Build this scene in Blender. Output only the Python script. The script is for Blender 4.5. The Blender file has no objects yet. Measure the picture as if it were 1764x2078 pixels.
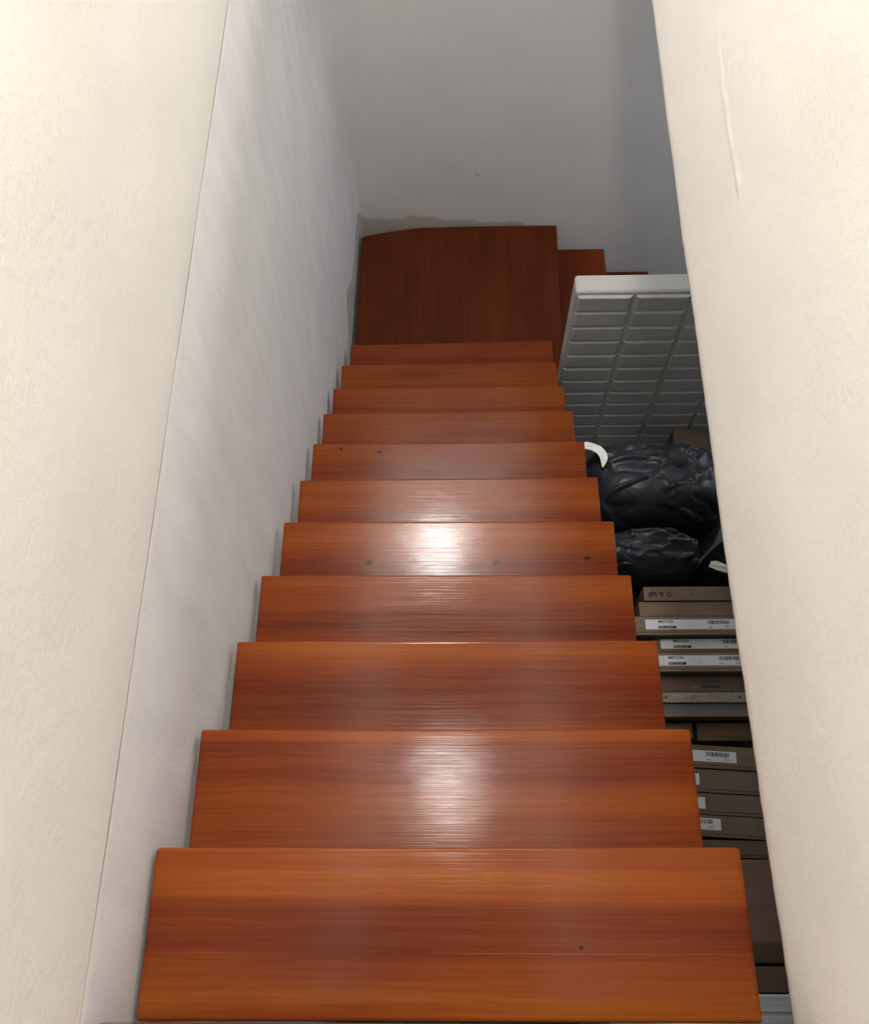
import bpy, bmesh, math, random
from mathutils import Vector, Matrix, noise, Euler

C = bpy.context.scene.collection
S = bpy.context.scene

# ------------------------------------------------------------------ camera
cam_data = bpy.data.cameras.new('camera')
cam = bpy.data.objects.new('camera', cam_data)
C.objects.link(cam)
r_ = Vector((0.9997, 0.0020, -0.0238)).normalized()
f_ = Vector((-0.0225, 0.4141, -0.9100)).normalized()
u_ = r_.cross(f_).normalized()
r_ = f_.cross(u_).normalized()
cam.matrix_world = Matrix(((r_.x, u_.x, -f_.x, 0), (r_.y, u_.y, -f_.y, 0), (r_.z, u_.z, -f_.z, 4.057), (0, 0, 0, 1)))
cam_data.sensor_fit = 'HORIZONTAL'
cam_data.sensor_width = 36
cam_data.lens = 36 * 1815.9 / 1764
cam_data.clip_start = 0.02
S.camera = cam

# ------------------------------------------------------------------ world, lamps, exposure
w = bpy.data.worlds.new('world'); S.world = w; w.use_nodes = True
w.node_tree.nodes['Background'].inputs[0].default_value = (0.8, 0.85, 1, 1)
w.node_tree.nodes['Background'].inputs[1].default_value = 0.01
S.view_settings.view_transform = 'Standard'
S.view_settings.look = 'None'
S.view_settings.gamma = 1
S.view_settings.use_curve_mapping = False
S.view_settings.exposure = 0.0

def lamp(name, loc, watts, rad, col):
    d = bpy.data.lights.new(name, 'POINT'); d.energy = watts; d.shadow_soft_size = rad; d.color = col
    o = bpy.data.objects.new(name, d); o.location = loc; C.objects.link(o); return o
lamp('ceiling_lamp_light', (-0.12, 2.55, 5.75), 242, 0.13, (1, 0.985, 0.955))
lamp('stairhead_lamp_light', (-0.05, 0.68, 5.75), 90, 0.14, (1, 0.985, 0.95))
lamp('cellar_fill_light', (2.3, 2.55, 1.75), 25, 0.35, (0.80, 0.90, 1.0))  # added cool fill to lift the cellar shade, no fixture known here

# ------------------------------------------------------------------ helpers
def link(o, parent=None):
    C.objects.link(o)
    if parent: o.parent = parent
    return o
def mesh_obj(name, verts, faces, m=None, parent=None, smooth=False):
    me = bpy.data.meshes.new(name); me.from_pydata([tuple(v) for v in verts], [], faces); me.update()
    if m: me.materials.append(m)
    if smooth:
        for p in me.polygons: p.use_smooth = True
    return link(bpy.data.objects.new(name, me), parent)
def bm_obj(name, bm, m=None, parent=None, smooth=False):
    bmesh.ops.recalc_face_normals(bm, faces=bm.faces)
    me = bpy.data.meshes.new(name); bm.to_mesh(me); bm.free()
    if m: me.materials.append(m)
    if smooth:
        for p in me.polygons: p.use_smooth = True
    return link(bpy.data.objects.new(name, me), parent)
def add_box(bm, lo, hi, bevel=0.0, seg=2):
    b = bmesh.new(); bmesh.ops.create_cube(b, size=1)
    for v in b.verts:
        v.co = Vector(((lo[k] + hi[k]) / 2 + v.co[k] * (hi[k] - lo[k]) for k in range(3)))
    if bevel: bmesh.ops.bevel(b, geom=b.edges[:], offset=bevel, segments=seg, affect='EDGES', profile=0.5)
    t = bpy.data.meshes.new('tmp'); b.to_mesh(t); b.free(); bm.from_mesh(t); bpy.data.meshes.remove(t)
    return bm
def box(name, lo, hi, m, parent=None, bevel=0.0, seg=2):
    return bm_obj(name, add_box(bmesh.new(), lo, hi, bevel, seg), m, parent)
def prism(name, poly, z0, z1, m, parent=None, bevel=0.0):
    bm = bmesh.new()
    lo = [bm.verts.new((x, y, z0)) for x, y in poly]
    f = bm.faces.new(lo)
    ex = bmesh.ops.extrude_face_region(bm, geom=[f])
    for v in ex['geom']:
        if isinstance(v, bmesh.types.BMVert): v.co.z = z1
    if bevel: bmesh.ops.bevel(bm, geom=bm.edges[:], offset=bevel, segments=2, affect='EDGES', profile=0.5)
    return bm_obj(name, bm, m, parent)
def thing(name, label, cat, loc=(0, 0, 0), rz=0, group=None):
    o = bpy.data.objects.new(name, None); o.empty_display_size = 0.1
    C.objects.link(o); o.location = loc; o.rotation_euler = (0, 0, rz)
    o['label'] = label; o['category'] = cat
    if group: o['group'] = group
    return o
def tag(o, label, cat, group=None):
    o['label'] = label; o['category'] = cat
    if group: o['group'] = group
    return o
def struct(o):
    o['kind'] = 'structure'; return o
def text_obj(name, s, size, loc, m, parent, bold=0.0, depth=0.0002, sx=1.0, align='LEFT'):
    cu = bpy.data.curves.new('tmp_text', 'FONT'); cu.body = s; cu.size = size; cu.extrude = depth; cu.offset = bold
    cu.align_x = align; cu.resolution_u = 3
    t = bpy.data.objects.new('tmp_text', cu); C.objects.link(t)
    dg = bpy.context.evaluated_depsgraph_get(); dg.update()
    me = bpy.data.meshes.new_from_object(t.evaluated_get(dg))
    bpy.data.objects.remove(t); bpy.data.curves.remove(cu)
    me.name = name; me.transform(Matrix.Diagonal((sx, 1, 1, 1)))
    me.materials.clear(); me.materials.append(m)
    o = bpy.data.objects.new(name, me); link(o, parent); o.location = loc
    return o

# ------------------------------------------------------------------ materials
class NT:
    def __init__(s, name):
        s.m = bpy.data.materials.new(name); s.m.use_nodes = True; s.t = s.m.node_tree
        s.b = s.t.nodes['Principled BSDF']
    def n(s, typ, **kw):
        x = s.t.nodes.new(typ)
        for k, v in kw.items():
            if k == 'inp':
                for i, val in v.items():
                    if hasattr(val, 'is_output'): s.t.links.new(val, x.inputs[i])
                    else: x.inputs[i].default_value = val
            else: setattr(x, k, v)
        return x
    def math(s, op, a, b=0.0, c=None, clamp=False):
        d = {0: a, 1: b}
        if c is not None: d[2] = c
        return s.n('ShaderNodeMath', operation=op, use_clamp=clamp, inp=d).outputs[0]
    def ramp(s, fac, stops, interp='LINEAR'):
        r = s.n('ShaderNodeValToRGB', inp={0: fac}); cr = r.color_ramp; cr.interpolation = interp
        while len(cr.elements) < len(stops): cr.elements.new(0.5)
        for e, (p, c) in zip(cr.elements, stops):
            e.position = p; e.color = (c, c, c, 1) if not hasattr(c, '__len__') else (*c[:3], 1)
        return r.outputs[0]
    def mix(s, fac, a, b, bt='MIX'):
        x = s.n('ShaderNodeMix', data_type='RGBA', blend_type=bt)
        for i, v in ((0, fac), (6, a), (7, b)):
            if hasattr(v, 'is_output'): s.t.links.new(v, x.inputs[i])
            else: x.inputs[i].default_value = v if i == 0 else (*v[:3], 1)
        return x.outputs[2]
    def set(s, **kw):
        for k, v in kw.items():
            k = k.replace('_', ' ')
            if hasattr(v, 'is_output'): s.t.links.new(v, s.b.inputs[k])
            else: s.b.inputs[k].default_value = (*v[:3], 1) if hasattr(v, '__len__') else v
    def coord(s, out='Object', scale=(1, 1, 1), loc=(0, 0, 0), rot=(0, 0, 0)):
        tc = s.n('ShaderNodeTexCoord')
        return s.n('ShaderNodeMapping', inp={0: tc.outputs[out], 1: loc, 2: rot, 3: scale}).outputs[0]
    def noise(s, vec, scale, detail=2, rough=0.5, dist=0.0):
        return s.n('ShaderNodeTexNoise', inp={'Vector': vec, 'Scale': scale, 'Detail': detail, 'Roughness': rough, 'Distortion': dist}).outputs[0]
    def bump(s, h, strength, dist, normal=None):
        i = {'Strength': strength, 'Distance': dist, 'Height': h}
        b = s.n('ShaderNodeBump', inp=i)
        if normal: s.t.links.new(normal, b.inputs['Normal'])
        return b.outputs[0]

def plain(name, col, rough=0.6, spec=0.4):
    t = NT(name); t.set(Base_Color=col, Roughness=rough, Specular_IOR_Level=spec); return t.m

def wood(name, bands, seed, along='X', depth=0.234, knots=(), dark=0.0, seams=()):
    t = NT(name)
    rot = (0, 0, 0) if along == 'X' else (0, 0, math.pi / 2)
    p = t.coord('Object', rot=rot)
    sep = t.n('ShaderNodeSeparateXYZ', inp={0: p})
    mp = lambda sc: t.n('ShaderNodeMapping', inp={0: p, 1: (seed * 3.17, seed * 1.71, seed * 0.9), 3: sc}).outputs[0]
    # broad wander of the growth rings
    wander = t.noise(mp((1.1, 5, 1)), 1.0, 1.5, 0.45)
    y = t.math('ADD', sep.outputs[1], t.math('MULTIPLY', t.math('SUBTRACT', wander, 0.5), 0.035))
    v = t.math('DIVIDE', y, depth)                      # 0 at the back edge, 1 at the nosing
    tone = t.ramp(v, bands)
    blot = t.noise(mp((2.3, 9, 1)), 1.0, 2, 0.5)
    fine = t.noise(mp((2.5, 230, 3)), 1.0, 4, 0.65)
    fine2 = t.noise(mp((1.2, 60, 3)), 1.0, 3, 0.6)
    ringc = t.n('ShaderNodeCombineXYZ', inp={0: t.math('MULTIPLY', sep.outputs[0], 0.13), 1: y, 2: seed * 0.37})
    wav = t.n('ShaderNodeTexWave', wave_type='BANDS', bands_direction='Y', wave_profile='SAW',
              inp={'Vector': ringc.outputs[0], 'Scale': 24.0, 'Distortion': 7.0, 'Detail': 1.5, 'Detail Scale': 1.6, 'Detail Roughness': 0.4})
    wavv = wav.outputs['Fac']
    tt = t.math('ADD', tone, t.math('MULTIPLY', t.math('SUBTRACT', blot, 0.5), 0.55))
    tt = t.math('ADD', tt, t.math('MULTIPLY', t.math('SUBTRACT', fine, 0.5), 0.30))
    tt = t.math('ADD', tt, t.math('MULTIPLY', t.math('SUBTRACT', fine2, 0.5), 0.42))
    tt = t.math('ADD', tt, t.math('MULTIPLY', t.math('SUBTRACT', wavv, 0.5), 0.10), clamp=True)
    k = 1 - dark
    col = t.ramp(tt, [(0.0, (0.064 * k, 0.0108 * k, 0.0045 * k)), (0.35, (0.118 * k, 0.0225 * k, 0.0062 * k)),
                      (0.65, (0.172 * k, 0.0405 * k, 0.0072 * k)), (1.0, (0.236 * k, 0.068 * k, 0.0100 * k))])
    for sv in seams:                                    # glue lines between the strips
        dd = t.math('ABSOLUTE', t.math('SUBTRACT', sep.outputs[1], sv * depth))
        ln = t.n('ShaderNodeMapRange', inp={0: dd, 1: 0.0003, 2: 0.0010, 3: 0.20, 4: 0.0}).outputs[0]
        col = t.mix(t.math('MULTIPLY', ln, t.ramp(t.noise(mp((3, 1, 1)), 1.0, 2), [(0.35, 0.0), (0.6, 1.0)])), col, (0.33, 0.13, 0.05) if sv < 0.5 else (0.05, 0.012, 0.006))
    for kx, ky, kr in knots:
        dv = t.n('ShaderNodeVectorMath', operation='SUBTRACT', inp={0: p, 1: (kx, ky, 0)}).outputs[0]
        dv = t.n('ShaderNodeVectorMath', operation='MULTIPLY', inp={0: dv, 1: (0.75, 1.0, 0.0)}).outputs[0]
        ln = t.n('ShaderNodeVectorMath', operation='LENGTH', inp={0: dv}).outputs['Value']
        halo = t.n('ShaderNodeMapRange', interpolation_type='SMOOTHSTEP', inp={0: ln, 1: kr * 0.8, 2: kr * 4.5, 3: 0.45, 4: 0.0}).outputs[0]
        core = t.n('ShaderNodeMapRange', interpolation_type='SMOOTHSTEP', inp={0: ln, 1: kr * 0.4, 2: kr * 1.25, 3: 0.92, 4: 0.0}).outputs[0]
        col = t.mix(halo, col, (0.11, 0.03, 0.014)); col = t.mix(core, col, (0.022, 0.010, 0.008))
    h = t.math('ADD', t.math('MULTIPLY', fine, 0.7), t.math('MULTIPLY', fine2, 0.3))
    low = t.noise(mp((5, 9, 1)), 1.0, 2)
    n1 = t.bump(low, 0.16, 0.006)
    n2 = t.bump(h, 0.14, 0.0016, n1)
    t.set(Base_Color=col, Roughness=t.math('ADD', 0.085, t.math('MULTIPLY', fine2, 0.12)), Specular_IOR_Level=0.17, Normal=n2)
    return t.m

def plaster(name, base, alt, stretch=(1, 1, 1), amt=0.5, bump=0.25, fine=170.0, extra=None):
    t = NT(name); p = t.coord('Object')
    ps = t.n('ShaderNodeMapping', inp={0: p, 2: ((0.55 if stretch[1] > 1 else 0), 0, 0), 3: stretch}).outputs[0]
    a = t.noise(ps, 4.0, 4, 0.55, 0.4)
    col = t.mix(t.ramp(a, [(0.35, 0.0), (0.68, amt)]), base, alt)
    if extra: col = extra(t, p, col)
    b = t.noise(p, fine, 2, 0.5); c = t.noise(p, 62.0, 3, 0.55)
    s = t.n('ShaderNodeTexVoronoi', inp={'Vector': p, 'Scale': 75.0}).outputs['Distance']
    spk = t.ramp(s, [(0.0, 1.0), (0.16, 0.0)])
    mask = t.ramp(t.noise(p, 5.0, 2), [(0.5, 0.0), (0.66, 1.0)])
    h = t.math('ADD', t.math('MULTIPLY', b, 0.5), t.math('MULTIPLY', c, 0.9))
    h = t.math('ADD', h, t.math('MULTIPLY', t.math('MULTIPLY', spk, mask), 0.55))
    t.set(Base_Color=col, Roughness=0.85, Specular_IOR_Level=0.25, Normal=t.bump(h, bump, 0.004))
    return t.m

def raw_patch(t, p, col):
    # the cream paint above laps a little over the edge, unevenly
    gp = t.n('ShaderNodeNewGeometry').outputs['Position']
    zz = t.n('ShaderNodeSeparateXYZ', inp={0: gp}).outputs[2]
    lap = t.math('ADD', zz, t.math('MULTIPLY', t.noise(gp, 14.0, 3, 0.6), 0.03))
    col = t.mix(t.n('ShaderNodeMapRange', interpolation_type='SMOOTHSTEP', inp={0: lap, 1: 2.755, 2: 2.784, 3: 0.0, 4: 0.9}).outputs[0], col, (0.78, 0.765, 0.73))
    # unpainted grey-beige render left bare beside the landing, with a ragged painted edge
    g = t.n('ShaderNodeNewGeometry').outputs['Position']
    s = t.n('ShaderNodeSeparateXYZ', inp={0: g})
    n = t.noise(g, 9.0, 3, 0.6)
    col = t.mix(t.n('ShaderNodeMapRange', interpolation_type='SMOOTHSTEP', inp={0: s.outputs[1], 1: 2.95, 2: 3.19, 3: 0.0, 4: 1.0}).outputs[0], col, (0.69, 0.68, 0.675))
    near = t.math('GREATER_THAN', s.outputs[1], 2.35)
    edge = t.math('ADD', 0.600, t.math('MULTIPLY', t.math('SUBTRACT', n, 0.45), 0.16))
    hump = t.math('MULTIPLY', t.n('ShaderNodeMapRange', interpolation_type='SMOOTHSTEP', inp={0: s.outputs[1], 1: 2.35, 2: 2.62, 3: 0.0, 4: 1.0}).outputs[0],
                  t.n('ShaderNodeMapRange', interpolation_type='SMOOTHSTEP', inp={0: s.outputs[1], 1: 2.62, 2: 2.78, 3: 1.0, 4: 0.25}).outputs[0])
    edge = t.math('ADD', edge, t.math('MULTIPLY', hump, 0.16))
    low = t.n('ShaderNodeMapRange', interpolation_type='SMOOTHSTEP', inp={0: t.math('SUBTRACT', edge, s.outputs[2]), 1: -0.004, 2: 0.008, 3: 0.0, 4: 0.85}).outputs[0]
    return t.mix(t.math('MULTIPLY', near, low), col, (0.45, 0.41, 0.36))
def raw_patch_back(t, p, col):
    g = t.n('ShaderNodeNewGeometry').outputs['Position']
    s = t.n('ShaderNodeSeparateXYZ', inp={0: g})
    n = t.noise(g, 11.0, 4, 0.6)
    edge = t.ramp(t.math('ADD', s.outputs[0], 0.5), [(0.0, 0.625), (0.16, 0.60), (0.30, 0.612), (0.55, 0.585), (0.9, 0.560)])
    edge = t.math('ADD', edge, t.math('MULTIPLY', t.math('SUBTRACT', n, 0.5), 0.10))
    lim = t.math('LESS_THAN', s.outputs[0], 0.36)
    low = t.n('ShaderNodeMapRange', interpolation_type='SMOOTHSTEP', inp={0: t.math('SUBTRACT', edge, s.outputs[2]), 1: -0.003, 2: 0.012, 3: 0.0, 4: 0.7}).outputs[0]
    col = t.mix(t.math('MULTIPLY', lim, low), col, (0.42, 0.37, 0.30))
    d = t.n('ShaderNodeVectorMath', operation='DISTANCE', inp={0: g, 1: (0.122, 3.19, 0.875)}).outputs['Value']
    return t.mix(t.n('ShaderNodeMapRange', interpolation_type='SMOOTHSTEP', inp={0: t.math('ADD', d, t.math('MULTIPLY', n, 0.012)), 1: 0.012, 2: 0.021, 3: 0.6, 4: 0.0}).outputs[0], col, (0.40, 0.33, 0.28))

M = {}
M['cream'] = plaster('cream_wall_paint', (0.785, 0.768, 0.730), (0.755, 0.738, 0.702), amt=0.8, bump=0.24)
M['cool'] = plaster('cool_white_distemper', (0.750, 0.742, 0.748), (0.675, 0.668, 0.682), stretch=(1, 2.6, 0.75), amt=0.9, bump=0.22, extra=raw_patch)
M['back'] = plaster('grey_white_distemper', (0.70, 0.69, 0.685), (0.66, 0.655, 0.655), amt=0.8, bump=0.2, extra=raw_patch_back)
M['ceil'] = plaster('ceiling_paint', (0.8, 0.78, 0.74), (0.76, 0.74, 0.7))
M['ceil_dim'] = plaster('darkened_ceiling', (0.22, 0.17, 0.13), (0.17, 0.13, 0.10))  # unseen ceiling, tone made dark to cut its reflected haze on the treads
M['concrete'] = plaster('cellar_floor_screed', (0.13, 0.125, 0.115), (0.10, 0.097, 0.09), amt=1.0)
M['beam'] = wood('stringer_wood', [(0, 0.3), (1, 0.5)], 40.0, depth=1.0)

def cardboard(name, col, v=0.12):
    t = NT(name); p = t.coord('Object')
    n = t.noise(t.n('ShaderNodeMapping', inp={0: p, 3: (1, 5, 5)}).outputs[0], 5.0, 4, 0.6)
    fl = t.noise(t.n('ShaderNodeMapping', inp={0: p, 3: (160, 6, 6)}).outputs[0], 1.0, 2)
    c2 = tuple(c * (1 - 2.2 * v) for c in col)
    cc = t.mix(t.ramp(n, [(0.3, 0.0), (0.7, 1.0)]), col, c2)
    t.set(Base_Color=cc, Roughness=0.75, Specular_IOR_Level=0.25, Normal=t.bump(t.math('ADD', n, t.math('MULTIPLY', fl, 0.15)), 0.15, 0.006))
    return t.m
M['card'] = cardboard('tan_cardboard', (0.185, 0.132, 0.088))
M['card_g'] = cardboard('greyish_cardboard', (0.150, 0.110, 0.074))
M['card_d'] = cardboard('brown_cardboard', (0.120, 0.083, 0.060))
M['card_r'] = cardboard('reddish_cardboard', (0.200, 0.122, 0.088))
M['paper'] = plain('label_paper', (0.56, 0.57, 0.60), 0.5)
M['ink'] = plain('black_ink', (0.012, 0.012, 0.014), 0.5)
M['grey_ink'] = plain('grey_print', (0.30, 0.30, 0.33), 0.5)
M['pale_ink'] = plain('pale_print', (0.55, 0.56, 0.59), 0.5)
M['white_ink'] = plain('white_print', (0.50, 0.50, 0.52), 0.5)
M['brown_ink'] = plain('dark_brown_print', (0.018, 0.012, 0.009), 0.6)
M['faint_ink'] = plain('faint_brown_print', (0.17, 0.125, 0.085), 0.6)
M['foam'] = plain('dark_grey_board', (0.075, 0.082, 0.09), 0.6)
M['hole'] = plain('dark_hole', (0.02, 0.018, 0.015), 0.9)

def chipboard():
    t = NT('chipboard_edge'); p = t.coord('Object')
    a = t.noise(p, 160.0, 3, 0.7); b = t.noise(t.n('ShaderNodeMapping', inp={0: p, 3: (0.3, 1, 1)}).outputs[0], 60.0, 3, 0.6)
    f = t.math('ADD', t.math('MULTIPLY', a, 0.6), t.math('MULTIPLY', b, 0.4))
    col = t.ramp(f, [(0.3, (0.12, 0.10, 0.075)), (0.52, (0.20, 0.175, 0.135)), (0.70, (0.40, 0.37, 0.32))])
    t.set(Base_Color=col, Roughness=0.8, Normal=t.bump(f, 0.5, 0.004)); return t.m
M['chip'] = chipboard()
def fabric(name, col):
    t = NT(name); p = t.coord('Object')
    n = t.noise(p, 420.0, 2); n2 = t.noise(p, 18.0, 3)
    t.set(Base_Color=t.mix(t.ramp(n2, [(0.35, 0.0), (0.7, 0.5)]), col, tuple(c * 0.93 for c in col)), Roughness=0.9, Specular_IOR_Level=0.2,
          Normal=t.bump(t.math('ADD', n, t.math('MULTIPLY', n2, 0.8)), 0.2, 0.003))
    return t.m
M['matt'] = fabric('white_mattress_cloth', (0.45, 0.45, 0.44))
M['quilt'] = fabric('grey_white_quilting', (0.53, 0.545, 0.545))
def plastic_bag():
    t = NT('black_plastic_film'); p = t.coord('Object')
    v = t.n('ShaderNodeTexVoronoi', feature='DISTANCE_TO_EDGE', inp={'Vector': t.n('ShaderNodeMapping', inp={0: p, 2: (0.5, 0.3, 0.6), 3: (1, 1.6, 0.9)}).outputs[0], 'Scale': 6.0}).outputs[0]
    n = t.noise(p, 8.0, 3, 0.55, 1.4); n2 = t.noise(p, 45.0, 3, 0.6, 1.0)
    h = t.math('ADD', t.math('MULTIPLY', t.ramp(v, [(0, 0.0), (0.10, 1.0)]), 0.25), t.math('ADD', t.math('MULTIPLY', n, 0.8), t.math('MULTIPLY', n2, 0.08)))
    t.set(Base_Color=(0.019, 0.0215, 0.028), Roughness=0.40, Specular_IOR_Level=0.36, Normal=t.bump(h, 0.28, 0.02))
    return t.m
M['bag'] = plastic_bag()
M['tie'] = plain('white_plastic_band', (0.72, 0.74, 0.73), 0.5)
M['tie_g'] = plain('pale_plastic_band', (0.52, 0.50, 0.44), 0.5)
def grey_panel():
    t = NT('grey_white_lacquer'); p = t.coord('Object')
    n = t.noise(t.n('ShaderNodeMapping', inp={0: p, 3: (1, 22, 1)}).outputs[0], 3.0, 4, 0.6)
    t.set(Base_Color=t.ramp(n, [(0.3, (0.46, 0.475, 0.485)), (0.7, (0.60, 0.61, 0.615))]), Roughness=0.55); return t.m
M['panel'] = grey_panel()

# ------------------------------------------------------------------ the room shell
ZC = 4.057
TOP = 6.10                      # ceiling of the upper storey
LEDGE = ZC - 1.290              # where the upper wall of the stairwell ends
BACK_Y = 3.19
def lerp(a, b, t): return a + (b - a) * t
def interp(x, pts):
    if x <= pts[0][0]: return pts[0][1]
    for (a, va), (b, vb) in zip(pts, pts[1:]):
        if x <= b: return lerp(va, vb, (x - a) / (b - a))
    return pts[-1][1]

# left wall below the ledge: runs to the back corner and rounds into it
def left_wall():
    path_n = 70
    zs = [i * (LEDGE - 0.30) / 60 for i in range(61)] + [LEDGE - 0.30 + i * 0.02 for i in range(1, 17)]
    verts, faces, n = [], [], None
    for z in zs:
        xc = interp(z, [(0.50, -0.468), (0.92, -0.478), (1.235, -0.486), (1.56, -0.500), (1.80, -0.520), (2.76, -0.530)])
        rad = interp(z, [(0.55, 0.012), (1.0, 0.04), (1.5, 0.13), (2.0, 0.26), (2.76, 0.34)])
        pts = []
        for k in range(path_n + 1):
            y = lerp(-2.2, BACK_Y - rad, k / path_n)
            s = min(1, max(0, (y - 2.1) / (BACK_Y - 2.1))); s = s * s * (3 - 2 * s)
            d = LEDGE - z
            sm = lambda v: (lambda c: c * c * (3 - 2 * c))(min(1, max(0, v)))
            x = lerp(-0.4800 + 0.0022 * sm((d + 0.03) / 0.15) - 0.0090 * sm((d - 0.13) / 0.30), xc, s)
            q = Vector((0.7 * y, 1.1 * z, 4.2))
            amp = 0.007 if y < 2.3 else 0.010
            x += amp * min(1, max(0, (LEDGE - z) / 0.35)) * noise.noise(q * 1.6) * min(1, max(0, (z - 0.2))) * (0.35 if z < 2.6 - 0.82 * y + 0.12 else 1.0)
            pts.append((x, y, z))
        x0, y0 = pts[-1][0], pts[-1][1]
        for k in range(1, 13):
            a = k / 12 * math.pi / 2
            pts.append((x0 + rad * (1 - math.cos(a)), y0 + rad * math.sin(a), z))
        pts.append((pts[-1][0] + 0.02, BACK_Y + 0.003, z))
        n = len(pts); verts += pts
    for i in range(len(zs) - 1):
        for k in range(n - 1):
            a = i * n + k
            faces.append((a, a + n, a + n + 1, a + 1))
    me = bpy.data.meshes.new('wall_left'); bm = bmesh.new()
    vs = [bm.verts.new(v) for v in verts]
    for f in faces: bm.faces.new([vs[i] for i in f]).material_index = 0
    for f in bm.faces: f.smooth = True
    # masonry core behind it, and the thicker cream wall above the ledge
    c0 = len(bm.faces)
    add_box(bm, (-0.95, -2.2, 0), (-0.66, BACK_Y + 0.12, TOP))
    bm.faces.ensure_lookup_table()
    gy, gz = 120, 90
    grid = []
    for j in range(gz + 1):
        row = []
        for i in range(gy + 1):
            y = lerp(-2.2, BACK_Y, i / gy); z = lerp(LEDGE, TOP, (j / gz) ** 1.5)
            x = -0.4778 - 0.0018 * math.exp(-(z - LEDGE) / 0.05) + 0.004 * min(1, 0.1 + (z - LEDGE) / 0.3) * noise.noise(Vector((y * 1.3, z * 1.3, 9.1))) + 0.0022 * min(1, (z - LEDGE) / 0.2) * noise.noise(Vector((y * 5, z * 5, 2.1)))
            zz = z + (0.006 * noise.noise(Vector((y * 3.1, 0.3, 7))) if j == 0 else 0)
            row.append(bm.verts.new((x, y, zz)))
        grid.append(row)
    under = [bm.verts.new((-0.70, v.co.y, v.co.z)) for v in grid[0]]
    for j in range(gz):
        for i in range(gy):
            f = bm.faces.new((grid[j][i], grid[j + 1][i], grid[j + 1][i + 1], grid[j][i + 1])); f.material_index = 1; f.smooth = True
    for i in range(gy):
        f = bm.faces.new((grid[0][i], grid[0][i + 1], under[i + 1], under[i])); f.material_index = 1
    bm.to_mesh(me); bm.free()
    me.materials.append(M['cool']); me.materials.append(M['cream'])
    return struct(link(bpy.data.objects.new('wall_left', me)))
left_wall()

# right wall of the stairwell: hangs from the upper storey, its lower edge is free
def seg_dist(p, a, b):
    ab = b - a; t = max(0, min(1, (p - a).dot(ab) / ab.dot(ab))); return (p - (a + ab * t)).length, t
drip = [Vector((1.40, -1.040)), Vector((1.3738, -1.0534)), Vector((1.2833, -1.0664)), Vector((1.1751, -1.0802)), Vector((1.1047, -1.0776)), Vector((1.0568, -1.0800))]
def right_wall():
    ys = [-2.2 + 0.08 * i for i in range(25)] + [-0.2 + 0.009 * i for i in range(245)] + [2.01 + 0.08 * i for i in range(15)]
    ys = [y for y in ys if y < BACK_Y] + [BACK_Y]
    zs = [0.008 * i for i in range(100)] + [0.8 + 0.07 * i for i in range(50)]
    zr = []
    zbase = ZC - 1.40
    zs = [z for z in zs if zbase + z < TOP] + [TOP - zbase]
    bm = bmesh.new(); g = []
    for j, dz in enumerate(zs):
        row = []
        for y in ys:
            e = interp(y, [(-0.2, -1.402), (0.5, -1.406), (1.15, -1.394), (1.9, -1.372), (3.2, -1.36)]) + 1.40
            z = zbase + dz + e * max(0, 1 - dz / 0.3)
            x = 0.451 - 0.003 * noise.noise(Vector((y * 1.7, z * 1.7, 3.3))) - 0.0016 * noise.noise(Vector((y * 6, z * 6, 5.3)))
            p = Vector((y, z - ZC)); dm = 9; tt = 0
            if 0.9 < y < 1.5 and -1.2 < p.y < -0.9:
                for a, b in zip(drip, drip[1:]):
                    d, t_ = seg_dist(p, a, b)
                    if d < dm: dm = d
                x -= 0.0011 * math.exp(-(dm / 0.005) ** 2)
                de = (p - drip[-1]).length; x -= 0.0022 * math.exp(-(de / 0.008) ** 2)
            if j < 3:
                x += (3 - j) * 0.0007
                z += (3 - j) / 3 * (0.0035 * noise.noise(Vector((y * 16, 0, 1))) + 0.0025 * noise.noise(Vector((y * 60, 0, 2))))
            row.append(bm.verts.new((x, y, z)))
        g.append(row)
    for j in range(len(zs) - 1):
        for i in range(len(ys) - 1):
            f = bm.faces.new((g[j][i], g[j][i + 1], g[j + 1][i + 1], g[j + 1][i])); f.smooth = True
    und = [bm.verts.new((0.60, v.co.y, v.co.z)) for v in g[0]]
    top = [bm.verts.new((0.60, v.co.y, v.co.z)) for v in g[-1]]
    for i in range(len(ys) - 1):
        bm.faces.new((g[0][i], und[i], und[i + 1], g[0][i + 1]))
        bm.faces.new((und[i], top[i], top[i + 1], und[i + 1]))
    me = bpy.data.meshes.new('wall_right'); bm.to_mesh(me); bm.free(); me.materials.append(M['cream'])
    return struct(link(bpy.data.objects.new('wall_right', me)))
right_wall()
struct(box('wall_back', (-0.95, BACK_Y, 0), (3.0, BACK_Y + 0.12, TOP), M['back']))
struct(box('wall_front', (-0.95, -2.32, 0), (3.0, -2.2, TOP), M['cream']))
struct(box('wall_cellar', (3.0, -2.32, 0), (3.12, BACK_Y + 0.12, TOP), M['ceil']))
struct(box('floor', (-0.95, -2.32, -0.12), (3.12, BACK_Y + 0.12, 0), M['concrete']))
struct(box('ceiling', (-0.95, -2.32, TOP), (3.12, BACK_Y + 0.12, TOP + 0.1), M['ceil_dim']))
struct(box('ceiling_cellar', (0.60, -2.2, ZC - 1.39), (3.0, BACK_Y, ZC - 1.12), M['ceil']))
struct(box('floor_landing', (-0.47, -2.2, ZC - 1.39), (0.445, -0.352, ZC - 1.1145), M['ceil']))

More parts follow.
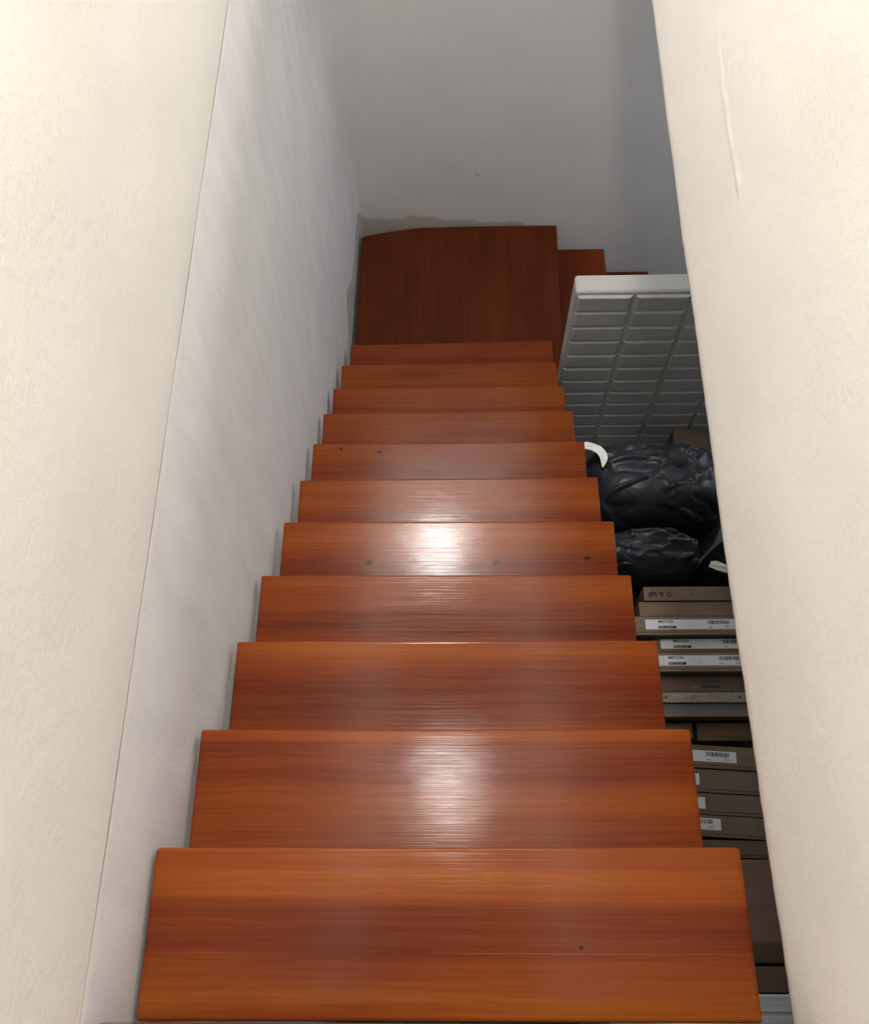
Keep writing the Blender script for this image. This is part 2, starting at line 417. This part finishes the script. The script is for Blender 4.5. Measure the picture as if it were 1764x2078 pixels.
# ------------------------------------------------------------------ the staircase
stair = thing('staircase', 'steep stained wood staircase going down between white walls to a turning landing', 'staircase', (0, 0, 0))
TH = 0.04
TR = [(-0.4710, 0.1017, 0.4362, 0.1021, 2.5746), (-0.4727, 0.3194, 0.4280, 0.3180, 2.3906), (-0.4679, 0.5416, 0.4272, 0.5393, 2.2067),
      (-0.4709, 0.7608, 0.4235, 0.7560, 2.0227), (-0.4645, 0.9842, 0.4292, 0.9788, 1.8388), (-0.4640, 1.2026, 0.4281, 1.2053, 1.6549),
      (-0.4650, 1.4288, 0.4270, 1.4282, 1.4709), (-0.4679, 1.6531, 0.4254, 1.6545, 1.2870), (-0.4666, 1.8754, 0.4263, 1.8749, 1.1030),
      (-0.4661, 2.1052, 0.4290, 2.1097, 0.9191), (-0.4585, 2.3353, 0.4386, 2.3485, 0.7351)]
GD = 0.2375
# tone of the glued strips from the back edge (0) to the nosing (1)
BANDS = [
    [(0.0, 0.60), (0.12, 0.66), (0.22, 0.50), (0.33, 0.42), (0.37, 0.26), (0.58, 0.25), (0.64, 0.32), (0.70, 0.62), (0.82, 0.66), (1.0, 0.58)],
    [(0.0, 0.36), (0.12, 0.42), (0.32, 0.50), (0.48, 0.60), (0.58, 0.46), (0.62, 0.32), (0.80, 0.30), (0.88, 0.34), (0.93, 0.60), (1.0, 0.56)],
    [(0.0, 0.42), (0.18, 0.40), (0.34, 0.24), (0.58, 0.22), (0.66, 0.34), (0.78, 0.50), (0.90, 0.62), (1.0, 0.66)],
    [(0.0, 0.44), (0.20, 0.34), (0.45, 0.20), (0.60, 0.26), (0.72, 0.48), (0.88, 0.60), (1.0, 0.56)],
    [(0.0, 0.24), (0.30, 0.25), (0.46, 0.34), (0.60, 0.55), (0.80, 0.60), (1.0, 0.52)],
    [(0.0, 0.20), (0.40, 0.24), (0.54, 0.36), (0.62, 0.60), (0.82, 0.58), (1.0, 0.50)],
    [(0.0, 0.28), (0.40, 0.26), (0.60, 0.36), (0.8, 0.46), (1.0, 0.52)],
    [(0.0, 0.28), (0.45, 0.28), (0.60, 0.44), (1.0, 0.50)],
    [(0.0, 0.28), (0.45, 0.30), (0.65, 0.50), (1.0, 0.56)],
    [(0.0, 0.26), (0.45, 0.34), (0.65, 0.48), (1.0, 0.46)],
    [(0.0, 0.26), (0.5, 0.32), (1.0, 0.36)],
]
KNOTS = {0: [(0.183, -0.0382, 0.0035)], 4: [(-0.2277, 0.8625, 0.0085), (0.1087, 0.8601, 0.0090), (0.3503, 0.8710, 0.0080)],
         6: [(-0.3727, 1.4075, 0.0050), (-0.2456, 1.3951, 0.0065)]}
def tread(i, xl, yl, xr, yr, z, bands, knots=(), parent=stair):
    # local frame: origin at the middle of the back edge, y towards the nosing
    cx, cy = (xl + xr) / 2, (yl + yr) / 2
    ang = math.atan2(yr - yl, xr - xl); hw = math.hypot(xr - xl, yr - yl) / 2
    kl = []
    ca, sa = math.cos(ang), math.sin(ang)
    for kx, ky, kr in knots:
        dx, dy = kx - cx, ky - cy
        kl.append((ca * dx + sa * dy, -sa * dx + ca * dy + GD, kr))
    m = wood('stained_pine_%02d' % i, bands, 1.0 + i * 2.37, depth=GD, knots=kl, seams={0: (0.375, 0.69), 1: (0.27, 0.90), 2: (0.62,), 3: (0.42, 0.70), 4: (0.55,), 5: (0.60,), 6: (0.5,)}.get(i, ()))
    bm = bmesh.new()
    nx = 24
    # cross-section (y, z) with rounded nosing
    rr = 0.006
    prof = [(0.0, -TH + 0.002), (0.0, -0.003), (0.002, -0.0008), (0.005, 0.0)]
    prof += [(GD * k / 8, 0.0) for k in range(1, 8)]
    for k in range(7):
        a = math.pi / 2 * (1 - k / 6); prof.append((GD - rr + rr * math.cos(a), -rr + rr * math.sin(a)))
    for k in range(7):
        a = -math.pi / 2 * k / 6; prof.append((GD - rr + rr * math.cos(a), -TH + rr + rr * math.sin(a)))
    rings = []
    cr = 0.006
    xs = [-hw, -hw + 0.0015, -hw + cr] + [lerp(-hw + 0.02, hw - 0.02, k / nx) for k in range(nx + 1)] + [hw - cr, hw - 0.0015, hw]
    for x in xs:
        e = hw - abs(x); ins = 0.0
        if e < cr: ins = cr - math.sqrt(max(0, cr * cr - (cr - e) ** 2))
        wob = 0.0007 * noise.noise(Vector((x * 6, i * 1.3, 0)))
        ring = []
        for (y, zz) in prof:
            yy = min(y, GD - ins) + (wob if y > GD * 0.9 else 0)
            dz = -ins * 0.35 if zz > -0.001 else 0
            ring.append(bm.verts.new((x, max(yy, ins * 0.4), zz + dz)))
        rings.append(ring)
    n = len(prof)
    for a, b in zip(rings, rings[1:]):
        for k in range(n):
            f = bm.faces.new((a[k], a[(k + 1) % n], b[(k + 1) % n], b[k])); f.smooth = False
    bm.faces.new(list(reversed(rings[0]))); bm.faces.new(rings[-1])
    o = bm_obj('tread', bm, m, parent)
    o.location = (cx + sa * GD, cy - ca * GD, z); o.rotation_euler = (0, 0, ang)
    return o
G_, R_ = 0.2224, 0.18394
tread(30, -0.470, 0.1019 - G_ - 0.003, 0.436, 0.1019 - G_ - 0.003, TR[0][4] + R_, BANDS[3])
for i, t in enumerate(TR): tread(i, *t, BANDS[i], KNOTS.get(i, ()))

# winder landing in the corner: grain runs away from the camera
ZL = 0.5515
land = [(-0.462, 2.16), (0.500, 2.16), (0.516, 2.70), (0.523, 3.1705), (0.30, 3.172), (0.05, 3.172), (-0.169, 3.168), (-0.30, 3.149), (-0.40, 3.128), (-0.448, 3.117), (-0.456, 3.105), (-0.457, 3.08)]
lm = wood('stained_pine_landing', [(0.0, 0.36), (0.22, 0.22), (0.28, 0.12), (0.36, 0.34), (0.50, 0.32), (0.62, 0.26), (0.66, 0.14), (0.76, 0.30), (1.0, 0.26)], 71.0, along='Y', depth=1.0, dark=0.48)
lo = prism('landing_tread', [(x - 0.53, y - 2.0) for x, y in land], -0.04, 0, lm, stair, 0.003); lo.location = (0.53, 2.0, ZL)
for k, (xa, xb, z) in enumerate([(0.500, 0.788, ZL - R_), (0.762, 1.051, ZL - 2 * R_)]):
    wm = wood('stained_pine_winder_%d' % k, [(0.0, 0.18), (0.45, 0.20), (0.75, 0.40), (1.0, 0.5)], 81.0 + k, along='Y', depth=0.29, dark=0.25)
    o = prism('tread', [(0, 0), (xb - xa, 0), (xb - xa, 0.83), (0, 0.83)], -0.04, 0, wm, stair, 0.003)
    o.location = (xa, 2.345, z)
# two sloped carriage beams under the treads and under the lower flight
for x in (-0.36, 0.30):
    pts = [(-0.10, 2.57), (2.32, 0.565), (2.32, 0.36), (-0.10, 2.36)]
    bm = bmesh.new(); a = [bm.verts.new((x - 0.025, y, z - 0.045)) for y, z in pts]; b = [bm.verts.new((x + 0.025, y, z - 0.045)) for y, z in pts]
    bm.faces.new(a); bm.faces.new(list(reversed(b)))
    for k in range(4): bm.faces.new((a[k], b[k], b[(k + 1) % 4], a[(k + 1) % 4]))
    bm_obj('carriage_beam', bm, M['beam'], stair)
for x, y, z in ((-0.40, 2.25, ZL), (0.44, 2.40, ZL), (-0.40, 3.05, ZL), (0.44, 3.05, ZL), (0.74, 2.42, ZL - R_), (0.74, 3.08, ZL - R_), (1.00, 2.42, ZL - 2 * R_), (1.00, 3.08, ZL - 2 * R_)):
    box('post', (x - 0.025, y - 0.025, 0), (x + 0.025, y + 0.025, z - 0.038), M['beam'], stair)

# ------------------------------------------------------------------ mattress on edge
def mattress():
    x0, x1, zt, yf, yb = 0.480, 1.50, 1.226, 2.210, 2.312
    root = thing('mattress', 'white mattress with block quilted face standing on edge beside the staircase', 'mattress', (x0, yf, 0))
    b = box('mattress_border', (0, 0.014, 0), (x1 - x0, yb - yf, zt), M['matt'], root, 0.014, 4)
    # quilted face: rows of raised rectangular blocks with sloping sides
    px, pz = 0.2265, 0.1003
    us, vs = [0.0], [0.0]
    def cuts(total, pitch, first, bw):
        out, a = [], first
        edges = [0.0]
        while a < total - 0.01: edges.append(a); a += pitch
        edges.append(total)
        for lo, hi in zip(edges, edges[1:]):
            L = hi - lo
            for d in (0.0, bw * 0.3, bw * 0.7, bw):
                out.append((lo + d, d / bw))
            for s in (0.3, 0.5, 0.7): out.append((lo + L * s, 1.0))
            for d in (bw, bw * 0.7, bw * 0.3): out.append((hi - d, d / bw))
        out.append((total, 0.0)); return sorted(set(out))
    U = cuts(x1 - x0, px, 0.2310, 0.020); V = cuts(zt - 0.016, pz, (zt - 0.016) % pz, 0.013)
    verts, faces = [], []
    for v, fv in V:
        for u, fu in U:
            h = min(fu, fv); h = h * h * (3 - 2 * h)
            sag = 0.0015 * noise.noise(Vector((u * 9, v * 9, 3)))
            verts.append((u, 0.013 - 0.0105 * h + sag, v))
    n = len(U)
    for j in range(len(V) - 1):
        for i in range(n - 1):
            a = j * n + i; faces.append((a, a + 1, a + n + 1, a + n))
    # close the back so that it is a solid pad
    mesh_obj('quilted_face', verts, faces, M['quilt'], root)
mattress()

# ------------------------------------------------------------------ black bin bags
def bag_mesh(ax, ay, h, seed, neck=0.0):
    nu, nv = 150, 100
    verts, faces = [], []
    off = Vector((seed * 7.3, seed * 2.9, seed * 5.1))
    for j in range(nv + 1):
        t = j / nv
        ph = math.pi * t
        for i in range(nu):
            th = 2 * math.pi * i / nu
            ct, st = math.cos(th), math.sin(th)
            e = 0.62
            cx = math.copysign(abs(ct) ** e, ct); cy = math.copysign(abs(st) ** e, st)
            rr = max(0.0, math.sin(ph)) ** 0.55
            z = h / 2 - h / 2 * math.copysign(abs(math.cos(ph)) ** 0.8, math.cos(ph))
            d = Vector((cx * rr, cy * rr, -math.cos(ph) * 1.2))
            q = d * 1.5 + off
            big = noise.noise(q * 0.8)
            w1 = noise.noise(q * 0.9 + Vector((3.1, 0, 0)) + Vector((big, 0, big)) * 0.6)
            w2 = noise.noise(q * 1.7 + Vector((0, 5.2, 0)) + Vector((w1, big, 0)) * 0.6)
            cr1 = max(0.0, 1 - abs(w1) * 8); cr2 = max(0.0, 1 - abs(w2) * 7)
            k = 0.985 + 0.03 * big + 0.018 * w2 + 0.020 * cr1 - 0.015 * cr2
            zz = max(0.0, z * (0.975 + 0.035 * big + 0.022 * w2 + 0.016 * cr1 - 0.014 * cr2) if z > h * 0.3 else z)
            verts.append((ax * cx * rr * k, ay * cy * rr * k, zz))
    for j in range(nv):
        for i in range(nu):
            a = j * nu + i; b = j * nu + (i + 1) % nu
            faces.append((a, b, b + nu, a + nu))
    return verts, faces
def ribbon(name, pts, width, side, m, parent, th=0.0012):
    # flat plastic band with slight folds along a path
    P = []
    for a, b in zip(pts, pts[1:]):
        for k in range(6): P.append(Vector(a).lerp(Vector(b), k / 6))
    P.append(Vector(pts[-1]))
    for _ in range(3): P = [P[0]] + [(P[i - 1] + P[i] * 2 + P[i + 1]) / 4 for i in range(1, len(P) - 1)] + [P[-1]]
    verts, faces = [], []; cols = 6
    for i, p in enumerate(P):
        t = (P[min(i + 1, len(P) - 1)] - P[max(i - 1, 0)]).normalized()
        s = t.cross(Vector((0, 0, 1))).normalized()
        up = s.cross(t).normalized()
        wv = width * (0.72 + 0.5 * math.sin(math.pi * min(1, i / (len(P) - 1) * 0.95 + 0.06))) * (0.35 + 0.65 * min(1, (len(P) - 1 - i) / 5))
        for c in range(cols + 1):
            f = c / cols - 0.5
            z = 0.004 * math.sin(c * 2.1 + i * 0.35) + 0.005 * noise.noise(Vector((i * 0.35, c * 0.6, 1)))
            verts.append(p + s * (f * wv) + up * z)
    for i in range(len(P) - 1):
        for c in range(cols):
            a = i * (cols + 1) + c; faces.append((a, a + 1, a + cols + 2, a + cols + 1))
    o = mesh_obj(name, verts, faces, m, parent, True)
    sm = o.modifiers.new('thickness', 'SOLIDIFY'); sm.thickness = th
    return o
def bag(loc, ax, ay, h, seed, label, rz=0.0):
    r = thing('bin_bag', label, 'bag', (loc[0], loc[1], 0), rz, 'black bin bags beside the stairs')
    v, f = bag_mesh(ax, ay, h, seed); mesh_obj('bag_body', v, f, M['bag'], r, True)
    return r
b1 = bag((0.800, 1.590), 0.330, 0.200, 0.99, 1.0, 'black plastic bin bag with white band, in front of the mattress')
b2 = bag((1.212, 1.282), 0.212, 0.106, 0.965, 7.9, 'black plastic bin bag with a pale strip, half hidden by the right wall edge')
b3 = bag((0.720, 1.277), 0.262, 0.104, 0.985, 3.4, 'lowest black plastic bin bag, lying against the cardboard boxes')
def world_to(o, p): return Matrix.Translation(o.location).inverted() @ Vector(p)
ribbon('drawstring', [world_to(b1, p) for p in ((0.49, 1.70, 0.93), (0.5214, 1.7008, 0.94), (0.5498, 1.6916, 0.945), (0.5738, 1.6759, 0.945), (0.5869, 1.6452, 0.94), (0.5790, 1.6062, 0.935))], 0.030, 1, M['tie'], b1)
ribbon('drawstring', [world_to(b2, p) for p in ((0.955, 1.215, 0.90), (0.975, 1.203, 0.91), (1.01, 1.19, 0.91), (1.04, 1.18, 0.90))], 0.030, 1, M['tie_g'], b2)

# ------------------------------------------------------------------ flat-pack boxes standing on edge
def strip(name, x, y, z, w_, h_, m, parent, t=0.0002):
    return box(name, (x, y, z), (x + w_, y + h_, z + t), m, parent)
def bars(name, rects, z, m, parent, t=0.00025):
    bm = bmesh.new()
    for x, y, w_, h_ in rects: add_box(bm, (x, y, z), (x + w_, y + h_, z + t))
    return bm_obj(name, bm, m, parent)
def shipping_label(parent, x, y, z, number, seed, icon='bar', word='METOD', pos=(0.0475, 0.0240)):
    """white printed label; x, y = its lower left corner in the frame of the box, z = top face of the box"""
    L, H = 0.339, 0.038
    lab = box('shipping_label', (0, 0, 0), (L, H, 0.0004), M['paper'], parent, 0.0001, 1)
    lab.location = (x, y, z); lab['label'] = 'white printed shipping label'
    def printed(rects, m):
        me = lab.data; bm = bmesh.new(); bm.from_mesh(me); n0 = len(bm.faces); k = len(me.materials); me.materials.append(m)
        for px, py, pw, ph in rects:
            fc = bm.faces.new([bm.verts.new(c) for c in ((px, py, 0.00055), (px + pw, py, 0.00055), (px + pw, py + ph, 0.00055), (px, py + ph, 0.00055))]); fc.material_index = k
        bm.to_mesh(me); bm.free()
    zz = 0.0004
    rnd = random.Random(seed)
    fine = [(0.128, 0.001, 0.0004, 0.036), (0.180, 0.001, 0.0005, 0.036), (0.220, 0.001, 0.0004, 0.036), (0.322, 0.001, 0.0004, 0.036)]
    if icon == 'bar': fine += [(0.0205, 0.002, 0.0006, 0.032), (0.0265, 0.002, 0.0006, 0.032), (0.0205, 0.0335, 0.0066, 0.0006), (0.0205, 0.002, 0.0066, 0.0006), (0.0222, 0.010, 0.002, 0.016)]
    elif icon == 'none': fine += [(0.018, 0.002, 0.0005, 0.034), (0.040, 0.002, 0.0005, 0.034)]
    if icon == 'rect': poly_mark('outline_drawing', [[(0.020, 0.004), (0.0326, 0.004), (0.0326, 0.0356), (0.020, 0.0356), (0.020, 0.0345), (0.0315, 0.0345), (0.0315, 0.0051), (0.0211, 0.0051), (0.0211, 0.0345), (0.020, 0.0345)]], zz, M['ink'], lab)
    if word:
        text_obj('lettering', word, 0.0132, (pos[0], pos[1] + 0.0012, zz), M['ink'], lab, 0.00035, 0.0002, 1.28)
    strip('number_plate', 0.048, 0.0032, zz, 0.0655, 0.0096, M['ink'], lab)
    text_obj('number', number, 0.0080, (0.0505, 0.0052, zz + 0.0002), M['white_ink'], lab, 0.0, 0.0001, 1.45)
    printed([(0.132 + 0.001 * k, 0.0262, 0.0007, 0.0016) for k in range(0, 36, 1) if rnd.random() < 0.75] +
         [(0.116 + 0.001 * k, 0.0205, 0.0007, 0.0015) for k in range(0, 55) if rnd.random() < 0.7] +
         [(0.160, 0.0135, 0.004, 0.0018), (0.167, 0.0135, 0.006, 0.0018), (0.155, 0.0068, 0.006, 0.0018), (0.164, 0.0068, 0.010, 0.0018)], M['grey_ink'])
    rects, u = [], 0.2335
    while u < 0.313:
        wd = rnd.choice((0.0009, 0.0012, 0.0020, 0.0028)); rects.append((u, 0.0195 + (0.0 if rnd.random() < 0.8 else -0.0012), wd, 0.0145)); u += wd + rnd.choice((0.0008, 0.0012, 0.0022))
    bars('barcode', rects, zz, M['ink'], lab)
    text_obj('batch_number', '17087', 0.0052, (0.2345, 0.0048, zz), M['ink'], lab, 0.0002, 0.0001, 1.25)
    printed([(0.262 + 0.002 * k, 0.0055, 0.0014, 0.0018) for k in range(11)] + fine + [(0.3285, 0.010, 0.0016, 0.008), (0.3275, 0.022, 0.0014, 0.006), (0.331, 0.005, 0.0012, 0.006)], M['pale_ink'])
    printed([(0.295 + 0.0011 * k, 0.0050, 0.0007, 0.0075) for k in range(18)] + [(0.295, 0.0110, 0.020, 0.0014)], M['grey_ink'])
    return lab
def flat_pack(x0, x1, y0, y1, zt, label, m='card', rz=0.0, group='flat-pack boxes standing in a row', flap=True, seam=0.011, name='flat_pack_box'):
    """root at the near left bottom corner; local x to the right, y away, z up"""
    r = thing(name, label, 'box', (x0, y0, 0), rz, group)
    L, D = x1 - x0, y1 - y0
    box('carton', (0, 0, 0), (L, D, zt - (0.002 if flap else 0)), M[m], r, 0.0025, 2)
    if flap:
        bm = bmesh.new(); add_box(bm, (0.001, seam, zt - 0.004), (L - 0.001, D - 0.001, zt), 0.0008, 1)
        add_box(bm, (0.001, 0.0005, zt - 0.004), (L - 0.001, seam - 0.0022, zt - 0.0008), 0.0006, 1)
        bm_obj('top_flap', bm, M[m], r)
    return r

# farthest pair, below the bin bags
bx = flat_pack(0.718, 1.30, 1.102, 1.158, 0.807, 'cardboard box with dark symbols printed on its edge, below the black bags', 'card', flap=False)
def disc(name, cx, cy, rad, z, m, parent, n=20, inner=0.0, a0=0.0, a1=2 * math.pi):
    bm = bmesh.new(); out, inn = [], []
    for k in range(n + 1):
        a = lerp(a0, a1, k / n)
        out.append((cx + rad * math.cos(a), cy + rad * math.sin(a))); inn.append((cx + inner * math.cos(a), cy + inner * math.sin(a)))
    for k in range(n):
        q = [out[k], out[k + 1], inn[k + 1], inn[k]] if inner else [out[k], out[k + 1], (cx, cy)]
        lo = [bm.verts.new((*p, z)) for p in q]; hi = [bm.verts.new((*p, z + 0.0003)) for p in q]
        bm.faces.new(hi); nn = len(q)
        for j in range(nn): bm.faces.new((lo[j], lo[(j + 1) % nn], hi[(j + 1) % nn], hi[j]))
    return bm_obj(name, bm, m, parent)
def poly_mark(name, polys, z, m, parent):
    bm = bmesh.new()
    for poly in polys:
        lo = [bm.verts.new((x, y, z)) for x, y in poly]; hi = [bm.verts.new((x, y, z + 0.0003)) for x, y in poly]
        bm.faces.new(hi)
        for j in range(len(poly)): bm.faces.new((lo[j], lo[(j + 1) % len(poly)], hi[(j + 1) % len(poly)], hi[j]))
    return bm_obj(name, bm, m, parent)
cx, cy, zt = 0.034, 0.024, 0.807
poly_mark('printed_symbol', [[(cx + 0.017 * math.cos(a), cy + 0.001 + 0.012 * math.sin(a)) for a in [math.pi * k / 8 for k in range(9)]],
                             [(cx - 0.017, cy - 0.010), (cx - 0.010, cy - 0.010), (cx - 0.008, cy + 0.002), (cx - 0.016, cy + 0.002)],
                             [(cx - 0.005, cy - 0.009), (cx + 0.002, cy - 0.009), (cx + 0.003, cy + 0.002), (cx - 0.006, cy + 0.002)],
                             [(cx + 0.006, cy - 0.008), (cx + 0.016, cy - 0.008), (cx + 0.016, cy + 0.002), (cx + 0.006, cy + 0.002)]], zt, M['brown_ink'], bx)
cx = 0.067
poly_mark('printed_symbol', [[(cx - 0.009, cy + 0.010), (cx + 0.009, cy + 0.010), (cx + 0.007, cy - 0.001), (cx + 0.001, cy - 0.006), (cx - 0.003, cy - 0.004), (cx - 0.008, cy + 0.001)],
                             [(cx - 0.003, cy - 0.004), (cx + 0.004, cy - 0.004), (cx + 0.002, cy - 0.012), (cx - 0.001, cy - 0.012)]], zt, M['brown_ink'], bx)
cx = 0.095
disc('printed_symbol', cx, cy, 0.0115, zt, M['brown_ink'], bx, 20, 0.0055, 0.5, 3.9)
disc('printed_symbol', cx, cy, 0.0115, zt, M['brown_ink'], bx, 12, 0.004, 4.3, 6.4)
bars('small_print', [(0.130 + 0.0042 * k, cy - 0.001, 0.0032, 0.003) for k in range(9)], zt, M['faint_ink'], bx)
bars('small_print', [(0.175, cy - 0.002, 0.010, 0.005)], zt, M['brown_ink'], bx)

bx = flat_pack(0.697, 1.28, 1.043, 1.100, 0.797, 'plain unlabelled cardboard box between the symbol box and the topmost labelled box', 'card', flap=False)

bx = flat_pack(0.470, 1.27, 0.967, 1.040, 0.807, 'cardboard box with white barcode label numbered 002.135.62, topmost labelled box', 'card')
shipping_label(bx, 0.713 - 0.470, 0.989 - 0.967, 0.807, '002.135.62', 11, 'bar')
bx = flat_pack(0.745, 1.34, 0.903, 0.964, 0.768, 'recessed cardboard box with shaded label numbered 002.055.28, second of the labelled boxes', 'card_g')
shipping_label(bx, 0.771 - 0.745, 0.925 - 0.903, 0.768, '002.055.28', 12, 'none')
bx = flat_pack(0.470, 1.27, 0.828, 0.899, 0.807, 'cardboard box with white label numbered 002.134.22, third of the labelled boxes', 'card')
shipping_label(bx, 0.735 - 0.470, 0.8505 - 0.828, 0.807, '002.134.22', 13, 'rect')

bx = flat_pack(0.480, 1.22, 0.764, 0.825, 0.757, 'brown cardboard box printed with dark UTRUSTA lettering', 'card_d', flap=False)
text_obj('lettering', 'UTRUSTA', 0.0195, (0.909 - 0.48, 0.797 - 0.764, 0.757), M['brown_ink'], bx, 0.0004, 0.0002, 0.82)
bars('printed_block', [(0.906 - 0.48, 0.780 - 0.764, 0.070, 0.0085)], 0.757, M['brown_ink'], bx)
bars('small_print', [(0.866 - 0.48 + 0.004 * k, 0.780 - 0.764, 0.0028, 0.005) for k in range(8)], 0.757, M['faint_ink'], bx)

r = thing('chipboard_plank', 'speckled raw chipboard plank on edge with a screw hole near each end', 'plank', (0.72, 0.716, 0))
box('board', (0, 0, 0), (0.34, 0.036, 0.803), M['chip'], r, 0.0008, 1)
for x in (0.041, 0.307): disc('screw_hole', x, 0.018, 0.004, 0.803, M['hole'], r, 14)
o = box('foam_board', (0, 0, 0), (0.585, 0.0275, 0.790), M['foam'], None, 0.001, 1); o.location = (0.470, 0.6875, 0)
tag(o, 'dark grey board standing on edge beside the chipboard plank', 'board')
bx = flat_pack(0.470, 1.24, 0.664, 0.6865, 0.800, 'thin tan cardboard pack on edge, in front of the dark grey board', 'card_g', flap=False)
bx = flat_pack(0.480, 0.862, 0.597, 0.655, 0.738, 'small dark cardboard carton ending at a black gap, nearer the stairs', 'card_d', flap=False)
bx = flat_pack(0.876, 1.28, 0.590, 0.655, 0.740, 'dark cardboard carton right of the black gap, away from the stairs', 'card_d', seam=0.016)

RZ = -0.06
def tilted(x0, x1, yfar, d, zt, label, m, seam=0.011):
    y0 = yfar - d + (0.93 - x0) * math.tan(-RZ)
    r = flat_pack(x0, x1, y0, y0 + d, zt, label, m, RZ, seam=seam)
    return r
bx = tilted(0.475, 1.06, 0.560, 0.079, 0.807, 'cardboard box with a wide barcode label end showing beside the stairs', 'card_g')
lb = shipping_label(bx, 0.983 - 0.339 - 0.475, 0.022, 0.807, '002.135.62', 14, 'bar')
bx = tilted(0.475, 1.06, 0.478, 0.079, 0.803, 'plain cardboard box with just a sliver of label, below the barcode box', 'card_g')
lb = shipping_label(bx, 0.846 - 0.339 - 0.475, 0.024, 0.803, '002.135.62', 15, 'bar')
bx = tilted(0.475, 1.06, 0.3955, 0.070, 0.806, 'cardboard box with a short blank label end peeking out by the stairs', 'card_g')
lb = shipping_label(bx, 0.856 - 0.339 - 0.475, 0.018, 0.806, '002.135.62', 16, 'bar')
bx = tilted(0.475, 1.06, 0.324, 0.071, 0.805, 'cardboard box with half a barcode label, crumpled at its lower edge', 'card_g')
lb = shipping_label(bx, 0.901 - 0.339 - 0.475, 0.022, 0.805, '002.135.62', 17, 'bar')
bx = flat_pack(0.475, 1.06, 0.199, 0.256, 0.800, 'unlabelled grey-brown cardboard box just above the big plain carton', 'card_d', rz=-0.02, seam=0.009)

# the big plain carton: broad top and a sloping front flap
r = thing('carton', 'big plain cardboard carton with sloping flap beside the top step', 'box', (0.475, -0.128, 0))
prof = [(0, 0), (0, 0.770), (0.060, 0.805), (0.068, 0.807), (0.309, 0.807), (0.312, 0.804), (0.312, 0)]
bm = bmesh.new(); a = [bm.verts.new((0, y, z)) for y, z in prof]; b = [bm.verts.new((0.72, y, z)) for y, z in prof]
bm.faces.new(a); bm.faces.new(list(reversed(b)))
for k in range(len(prof)): bm.faces.new((a[k], b[k], b[(k + 1) % len(prof)], a[(k + 1) % len(prof)]))
bm_obj('carton_body', bm, M['card_r'], r)
bx = flat_pack(0.475, 1.18, -0.212, -0.138, 0.800, 'narrow dark cardboard carton between the big plain carton and the pale panel', 'card_d', flap=False)
# pale lacquered panel nearest the bottom of the picture
r = thing('panel', 'pale grey-white lacquered panel with a ridge, at the foot of the picture', 'panel', (0.475, -0.50, 0))
prof = [(0, 0), (0, 0.800), (0.220, 0.800), (0.224, 0.796), (0.230, 0.796), (0.236, 0.803), (0.278, 0.803), (0.284, 0.797), (0.284, 0)]
bm = bmesh.new(); a = [bm.verts.new((0, y, z)) for y, z in prof]; b = [bm.verts.new((0.72, y, z)) for y, z in prof]
bm.faces.new(a); bm.faces.new(list(reversed(b)))
for k in range(len(prof)): bm.faces.new((a[k], b[k], b[(k + 1) % len(prof)], a[(k + 1) % len(prof)]))
bm_obj('panel_body', bm, M['panel'], r)

# brown carton leaning in the gap between mattress and bags
o = box('cardboard_box', (0, 0, 0), (0.5, 0.20, 0.30), M['card_d'], None, 0.003); o.location = (1.02, 1.95, 0); o.rotation_euler = (0, 0, -0.16)
tag(o, 'brown cardboard box behind the black bags at the foot of the mattress', 'box')
